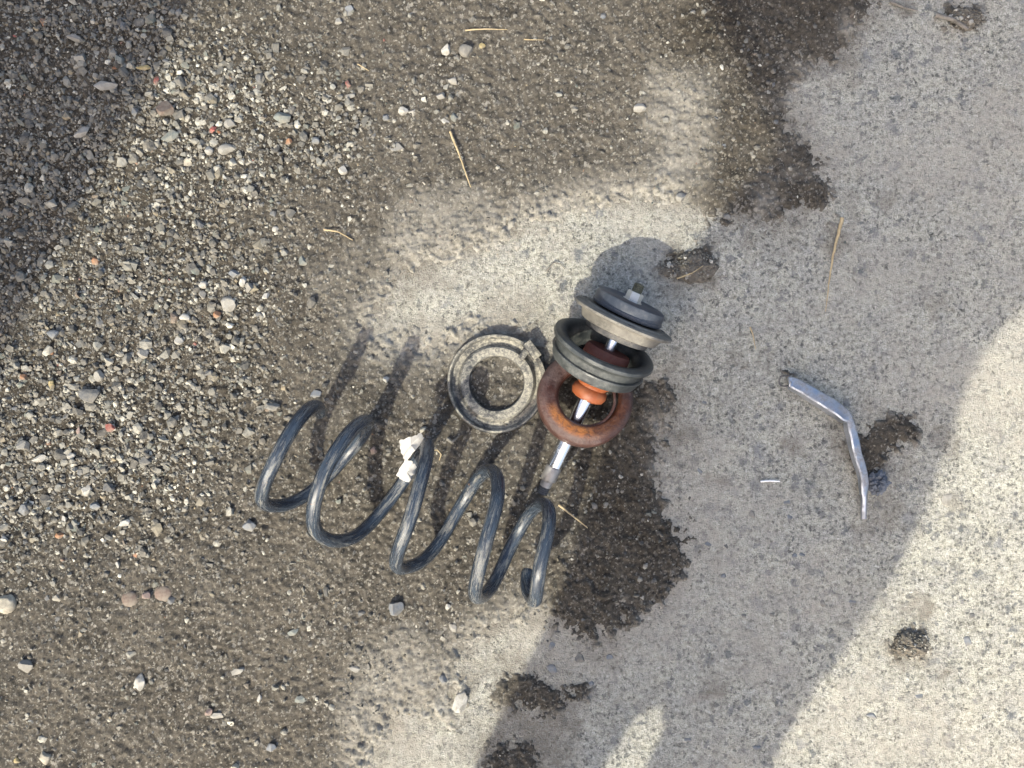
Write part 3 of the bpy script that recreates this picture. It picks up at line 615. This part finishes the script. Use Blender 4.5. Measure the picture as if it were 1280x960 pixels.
# ------------------------------------------------------------------ loose upper spring seat (cup ring) hung on the rod
tilt = Matrix.Rotation(math.radians(11.5), 3, Vector((AXR.y, -AXR.x, 0)).normalized()).to_quaternion()
cupc = W(755, 434, .064)
cup = empty('spring_seat', (cupc.x, cupc.y, 0), 'dark grey rubber spring seat cup around the rod, under the top mount', 'spring seat')
qc = tilt @ QR
def cuppart(name, me, mat, parent):
    me.transform(Matrix.Translation(cupc-cup.location) @ qc.to_matrix().to_4x4()); return link(name, me, mat, parent, world=False)
body = cuppart('seat_body', lathe([(.0475, .0005), (.0492, .0025), (.0540, .0040), (.0600, .0042), (.0632, .0025), (.0638, -.001), (.0622, -.0035), (.0580, -.0052), (.0562, -.0080), (.0556, -.0250), (.0540, -.0290), (.0500, -.0310), (.0475, -.0305), (.0462, -.0270), (.0460, -.006)], 96, True), CUPM, cup)
cuppart('seat_lip', lathe([(.0565, -.0150), (.0585, -.0160), (.0587, -.0180), (.0566, -.0190)], 96, True), CUPM, body)

# ------------------------------------------------------------------ thick brown ring leaning on the rod
HR = Vector((AXR.x, AXR.y, 0)).normalized()
tn = (HR*math.sin(math.radians(19))+Vector((0, 0, 1))*math.cos(math.radians(19))).normalized()
tc = W(731, 498, .036)
tor = empty('bumper_ring', (tc.x, tc.y, 0), 'thick shiny brown and orange ring leaning over the chrome rod', 'ring')
prof = []
for k in range(28):
    a = 2*math.pi*k/28; r = .0128*(1-.05*math.cos(3*a)-.035*math.cos(7*a)); x = math.cos(a); z = math.sin(a)
    prof.append((.0462+r*math.copysign(abs(x)**.86, x), r*.98*math.copysign(abs(z)**.86, z)))
me = lathe(prof, 110, True)
for v in me.vertices:
    v.co.y *= 1.03
me.transform(tn.to_track_quat('Z', 'Y').to_matrix().to_4x4())
for v in me.vertices:
    up = v.co.dot(tn); d = v.co-tn*up; rr = d.length; a = math.atan2(d.y, d.x)
    f = 1-.34*max(0, math.cos(a-.25))**1.5; ro = .0592; d = d/rr*(ro-(ro-rr)*f); v.co = d+tn*(up*f+.0012*math.sin(2*a+.7))
me.transform(Matrix.Translation(tc-tor.location))
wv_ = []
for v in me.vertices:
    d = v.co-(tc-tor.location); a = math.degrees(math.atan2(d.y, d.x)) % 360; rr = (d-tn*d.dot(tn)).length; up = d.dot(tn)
    wv_.append(max(0, 1-((a-236)/52)**2)*max(0, 1-((rr-.0445)/.0085)**2)*(1 if up > .004 else 0)+.22*max(0, 1-((a-300)/70)**2)*max(0, 1-((rr-.046)/.010)**2)*(1 if up > 0 else 0))  # painted highlight band on the crest, on the side towards the sun
me.attributes.new('sun_band', 'FLOAT', 'POINT').data.foreach_set('value', np.clip(np.array(wv_)*1.3, 0, 1).astype(np.float32))
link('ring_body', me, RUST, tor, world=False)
me = lathe([(.0352, .0030), (.0344, .0040), (.0344, .0052), (.0354, .0060), (.0374, .0060), (.0374, .0030)], 80, True)
me.transform(Matrix.Translation(tc-tor.location) @ tn.to_track_quat('Z', 'Y').to_matrix().to_4x4())
link('inner_lip', me, RUST, tor, world=False)

# ------------------------------------------------------------------ bent chrome lever on the slab
def channel(path, th=.0016):
    """inverted-U pressed strip: path = (px, py, z, width, height)"""
    ks = [[(i, p[c]) for i, p in enumerate(path)] for c in range(5)]; N = (len(path)-1)*7
    path = [[hermite(k, i/7) for k in ks] for i in range(N+1)]
    path = [(a+.18*math.sin(i*.5), b+.15*math.cos(i*.37), z, w_*(1+.025*math.sin(i*.8)), h) for i, (a, b, z, w_, h) in enumerate(path)]
    P = [W(a, b, 0)+Vector((0, 0, z)) for a, b, z, _, _ in path]; V, F = [], []; n = len(P)
    for i in range(n):
        d = (P[min(i+1, n-1)]-P[max(i-1, 0)]); d.z = 0; d.normalize(); s = Vector((d.y, -d.x, 0)); w_, h = path[i][3]/2, path[i][4]
        c = P[i]
        sec = [(-w_, -h), (-w_, -.0014), (-w_+.0014, 0), (0, .0006), (w_-.0014, 0), (w_, -.0014), (w_, -h), (w_-th, -h), (w_-th, -th-.0004), (-w_+th, -th-.0004), (-w_+th, -h)]
        for x, z in sec: V.append(c+s*(x*1.2-z*.3)+Vector((0, 0, z*.8+x*.36)))
    k = 11
    for i in range(n-1):
        for j in range(k): F.append((i*k+j, i*k+(j+1) % k, (i+1)*k+(j+1) % k, (i+1)*k+j))
    F.append(list(range(k))); F.append([(n-1)*k+j for j in reversed(range(k))])
    me = mesh('channel', V, F); bm = bmesh.new(); bm.from_mesh(me); bmesh.ops.recalc_face_normals(bm, faces=bm.faces[:]); bm.to_mesh(me); bm.free(); auto(me, 25); return me
z0 = float(gz(1010, 500))
lever = empty('metal_lever', W(1056, 526, 0), 'bent tarnished chrome strip lying on the concrete', 'metal strip')
link('upper_arm', channel([(982, 477, .014, .009, .008), (986, 477.5, .0165, .0115, .010), (1000, 485, .019, .0125, .011), (1020, 497, .0205, .0135, .012), (1040, 510, .021, .0135, .012), (1052, 519, .0205, .012, .011), (1057, 523.5, .019, .0075, .009)]), STRIP, lever)
link('lower_arm', channel([(1055.5, 523, .0195, .007, .010), (1058, 530, .020, .0085, .011), (1062, 545, .019, .0095, .011), (1067, 565, .017, .0095, .010), (1073, 584, .0155, .0095, .009), (1076, 594, .015, .0085, .009), (1077.2, 606, .0135, .0085, .008), (1077.5, 617, .012, .0065, .007)]), STRIP, lever)
link('blade_tip', channel([(1077.6, 615, .0115, .0055, .006), (1078.5, 630, .0095, .0055, .005), (1078.8, 648, .007, .005, .0045)]), STRIP, lever)
hk = [W(x, y, 0)+Vector((0, 0, z)) for x, y, z in ((984, 470, .012), (978, 469.5, .011), (973, 471, .009), (971.5, 477, .008), (973, 482, .0085), (979, 483, .010), (984, 481, .012))]
hp = []
for i in range(len(hk)-1):
    for t_ in range(5): hp.append(hk[i].lerp(hk[i+1], t_/5))
hp.append(hk[-1])
link('wire_hook', sweep(hp, [.0011]*len(hp), 10), DARKM, lever)
link('pivot_pin', lathe([(0, 0), (.0042, 0), (.0042, .010), (.003, .012), (0, .012)], 24), DULL, lever, world=False).location = W(1070.5, 535, 0)+Vector((0, 0, .002))-lever.location if False else W(1057, 525, 0)+Vector((0, 0, .006))-lever.location

# ------------------------------------------------------------------ grey frayed scrap beside it
bm = bmesh.new()
rs = random.Random(5)
for k in range(70):
    a = rs.uniform(-2.9, 1.2); ln = rs.uniform(.006, .0145); wv = rs.uniform(.0016, .0042); z1 = rs.uniform(.002, .012)
    b0 = Vector((rs.uniform(-.004, .004), rs.uniform(-.003, .006), rs.uniform(.002, .010))); d = Vector((math.cos(a), math.sin(a), 0)); s = Vector((-d.y, d.x, rs.uniform(-.6, .6)))
    row = []
    for t_ in (0, .4, .75, 1):
        c = b0+d*ln*t_+Vector((0, 0, (z1-b0.z)*t_+.006*math.sin(t_*3))); ww = wv*(1-.55*t_)
        row.append([bm.verts.new(c+s*ww), bm.verts.new(c-s*ww), bm.verts.new(c-s*ww-Vector((0, 0, .0009))), bm.verts.new(c+s*ww-Vector((0, 0, .0009)))])
    for i in range(3):
        for j in range(4): bm.faces.new((row[i][j], row[i][(j+1) % 4], row[i+1][(j+1) % 4], row[i+1][j]))
    bm.faces.new(row[0][::-1]); bm.faces.new(row[3])
bmesh.ops.recalc_face_normals(bm, faces=bm.faces[:])
me = bpy.data.meshes.new('scrap'); bm.to_mesh(me); bm.free()
scrap = empty('frayed_scrap', W(1095, 604, 0)+Vector((0, 0, float(gz(1095, 604)))), 'frayed blue grey scrap beside the bent chrome strip', 'scrap')
link('frayed_edge', me, GREYSCRAP, scrap, world=False)
V, F = round_shape(77, 3); V = V*np.array([.0125, .0145, .007])*(1+.25*np.sin(V[:, [0]]*9)*np.cos(V[:, [1]]*7)); V[:, 2] += .006
link('scrap_core', mesh('core', V, [tuple(int(k) for k in f) for f in F], smooth=False), GREYSCRAP, scrap, world=False)

# ------------------------------------------------------------------ dirt clods on the slab
def clod(px, py, a, b, h, seed, lab, n=260):
    e = empty('dirt_clod', W(px, py, 0)+Vector((0, 0, float(gz(px, py))-.002)), lab, 'dirt clod', 'dirt clods on the slab')
    r = random.Random(seed); bm = bmesh.new(); bmesh.ops.create_icosphere(bm, subdivisions=5, radius=1)
    V = np.array([v.co[:] for v in bm.verts]); th = np.arctan2(V[:, 1], V[:, 0])
    k = 1+.35*fbm(np.cos(th)+seed, np.sin(th), 1.5, 3, seed); k += .28*fbm(V[:, 0]+seed, V[:, 1]+V[:, 2], 4, 3, seed+3)
    for v, q in zip(bm.verts, k): v.co = Vector((v.co.x*a/2000*q, v.co.y*b/2000*q, max(v.co.z*q, -.1)*h))
    me = bpy.data.meshes.new('clod'); bm.to_mesh(me); bm.free(); me.polygons.foreach_set('use_smooth', [False]*len(me.polygons)); link('lump', me, CLOD, e, world=False)
    VV, FF, CC = [], [], []; off = 0
    for i in range(n):
        V, F = SMALL[i % 20] if i > 12 else MID[i]; s = r.uniform(.0008, .0021)*(2.1 if i < 7 else 1); rr = math.sqrt(r.random()); t_ = r.uniform(0, 6.283)
        x, y = rr*math.cos(t_), rr*math.sin(t_); z = h*math.sqrt(max(0, 1-rr*rr))*.9
        VV.append(V*s+np.array([x*a/1900, y*b/1900, z+.0005])); FF.append(F+off); off += len(V); CC.append(np.repeat(colours(1)*.8 if i > 6 else np.array([[.5, .48, .42]]), len(V), 0))
    me = mesh('grit', np.concatenate(VV), [tuple(int(k) for k in f) for f in np.concatenate(FF)], smooth=False)
    C = np.concatenate(CC); at_ = me.attributes.new('tint', 'FLOAT_COLOR', 'POINT'); at_.data.foreach_set('color', np.concatenate([C, np.ones((len(C), 1))], 1).astype(np.float32).ravel())
    link('grit', me, STONE, e, world=False)['kind'] = 'stuff'
    return e
clod(868, 334, 50, 36, .010, 3, 'dark dirt clod with pale stems behind the top mount')
clod(838, 336, 26, 18, .006, 4, 'small dark crumb of dirt beside the clod behind the top mount', 90)
clod(1138, 806, 44, 32, .012, 5, 'gritty dirt clod alone on the sunlit slab')
clod(1206, 24, 42, 26, .007, 6, 'flat dark clod of dirt and bark at the top edge', 160)

# ------------------------------------------------------------------ straws and twigs
def twig(name, P, r, mat, lab, cat, tip=.35):
    Q = [W(x, y, 0)+Vector((0, 0, z+float(gz(x, y)))) for x, y, z in P]; S = []
    for i in range(len(Q)-1):
        for t_ in range(6): S.append(Q[i].lerp(Q[i+1], t_/6)+Vector((random.uniform(-1, 1), random.uniform(-1, 1), 0))*r*.15)
    S.append(Q[-1]); n = len(S)
    o = link(name, sweep(S, [r*(1-(1-tip)*i/(n-1)) for i in range(n)], 8), mat); tag(o, lab, cat, 'dry stems and twigs'); return o
TW = 'twig'
twig('straw', [(563, 166, .004), (571, 186, .005), (579, 208, .005), (589, 236, .003)], .0016, STRAW, 'tan straw slanting down across the upper dirt', 'straw')
twig('straw', [(1051, 273, .006), (1046, 292, .006), (1040, 318, .005), (1035, 350, .004), (1031, 390, .002)], .0026, STRAW, 'long dry grass stem tapering down the slab', 'straw', .15)
twig('straw', [(582, 39.5, .003), (605, 38.5, .004), (634, 38.5, .003)], .0011, STRAW, 'thin level straw near the top edge', 'straw')
twig('twig', [(406, 288, .004), (424, 291, .006), (442, 301, .003)], .0013, STRAW, 'thin curved twig left of the pale slab patch', TW)
twig('twig', [(698, 630, .004), (715, 643, .005), (734, 659, .003)], .0015, STRAW, 'short brown twig beside the last coil', TW)
twig('twig', [(937, 409, .002), (940, 418, .003), (944, 437, .002)], .0012, STRAW, 'small bent brown twig on the slab above the chrome strip', TW)
twig('twig', [(683, 339, .002), (692, 329, .004), (700, 330, .003), (706, 337, .002)], .0011, BARK, 'tiny brown hooked twig on the bright slab patch', TW)
twig('plastic_sliver', [(950, 601.5, .002), (962, 600.5, .0025), (974, 601.5, .002)], .0013, WHITE, 'white thin sliver lying on the slab', 'sliver', .8)
twig('straw', [(845, 349, .006), (862, 343, .010), (876, 334, .012)], .0011, STRAW, 'pale stem lying over the clod behind the top mount', 'straw')
twig('twig', [(1168, 20, .004), (1188, 29, .010), (1207, 38, .004)], .0032, BARK, 'grey stick across the clod at the top edge', TW, .7)
twig('twig', [(1112, 3, .002), (1128, 11, .004), (1146, 14, .002)], .0022, BARK, 'dark curved bark sliver cut by the top edge', TW)
twig('straw', [(540, 562, .010), (548, 561, .012), (553, 567, .010), (550, 574, .006)], .0008, STRAW, 'fine curled fibre beside the tagged coil', 'fibre', .7)
twig('straw', [(655, 51, .003), (664, 52, .003), (680, 52, .002)], .0008, STRAW, 'fine pale straw right of the level one', 'straw')
twig('twig', [(448, 82, .003), (455, 86, .004), (462, 90, .002)], .0009, STRAW, 'short straw bit in the upper left dirt', TW)
twig('twig', [(560, 548, .004), (566, 552, .006), (574, 545, .004)], .0028, TAN, 'pale flat chip of wood below the rubber ring', 'wood chip')

# ------------------------------------------------------------------ unseen shade casters outside the frame: added block, photographer, added hat
def UV(u, v, z): return SP*u+SD*v+Vector((0, 0, z))
wl = link('shade_blocker', bevbox(2.4, .25, 3.2, .01), BLOCKERM); wl.location = UV(-.575-1.2, -1.9, 1.6); wl.rotation_euler = (0, 0, math.atan2(SP.y, SP.x)); wl['kind'] = 'structure'  # unseen upright block, added to shade the top-left gravel
V0 = -.95
J = [(.325, 0, .98, .185), (.30, .01, 1.16, .225), (.31, .02, 1.36, .185), (.335, .03, 1.50, .10), (.335, .05, 1.60, .058), (.335, .07, 1.70, .10), (.335, .08, 1.83, .08),     # pelvis..head
     (.262, 0, .80, .090), (.255, .02, .45, .070), (.250, .0, .07, .060), (.245, .15, .035, .045),
     (.442, 0, .80, .080), (.446, .02, .45, .066), (.450, .0, .07, .060), (.455, .15, .035, .045),
     (.20, .03, 1.50, .085), (-.03, .10, 1.56, .075), (-.02, .55, 1.42, .045), (-.01, .68, 1.40, .030),
     (.47, .03, 1.46, .085), (.46, .20, 1.22, .062), (.24, .55, 1.34, .042), (.12, .66, 1.36, .030)]
ED = [(0, 1), (1, 2), (2, 3), (3, 4), (4, 5), (5, 6), (0, 7), (7, 8), (8, 9), (9, 10), (0, 11), (11, 12), (12, 13), (13, 14), (3, 15), (15, 16), (16, 17), (17, 18), (3, 19), (19, 20), (20, 21), (21, 22)]
me = bpy.data.meshes.new('person'); me.from_pydata([tuple(UV(u, V0+d, z)) for u, d, z, r in J], ED, [])
pe = link('person', me, CLOTH); pe.modifiers.new('skin', 'SKIN')
for sv, (u, d, z, r) in zip(me.skin_vertices[0].data, J): sv.radius = (r, r)
me.skin_vertices[0].data[0].use_root = True
sm = pe.modifiers.new('sub', 'SUBSURF'); sm.levels = 2; sm.render_levels = 2
tag(pe, 'person in dark clothes standing just outside the picture, arms raised', 'person')
hm = lathe([(.0, .10), (.07, .10), (.095, .085), (.10, .01), (.17, -.002), (.21, -.012), (.21, -.018), (.09, -.006), (0, -.006)], 40); hm.transform(Matrix.Translation(UV(.335, V0+.08, 1.75)))
link('added_hat', hm, CLOTH, pe, world=False)  # wide brim added to fill out the head's shadow
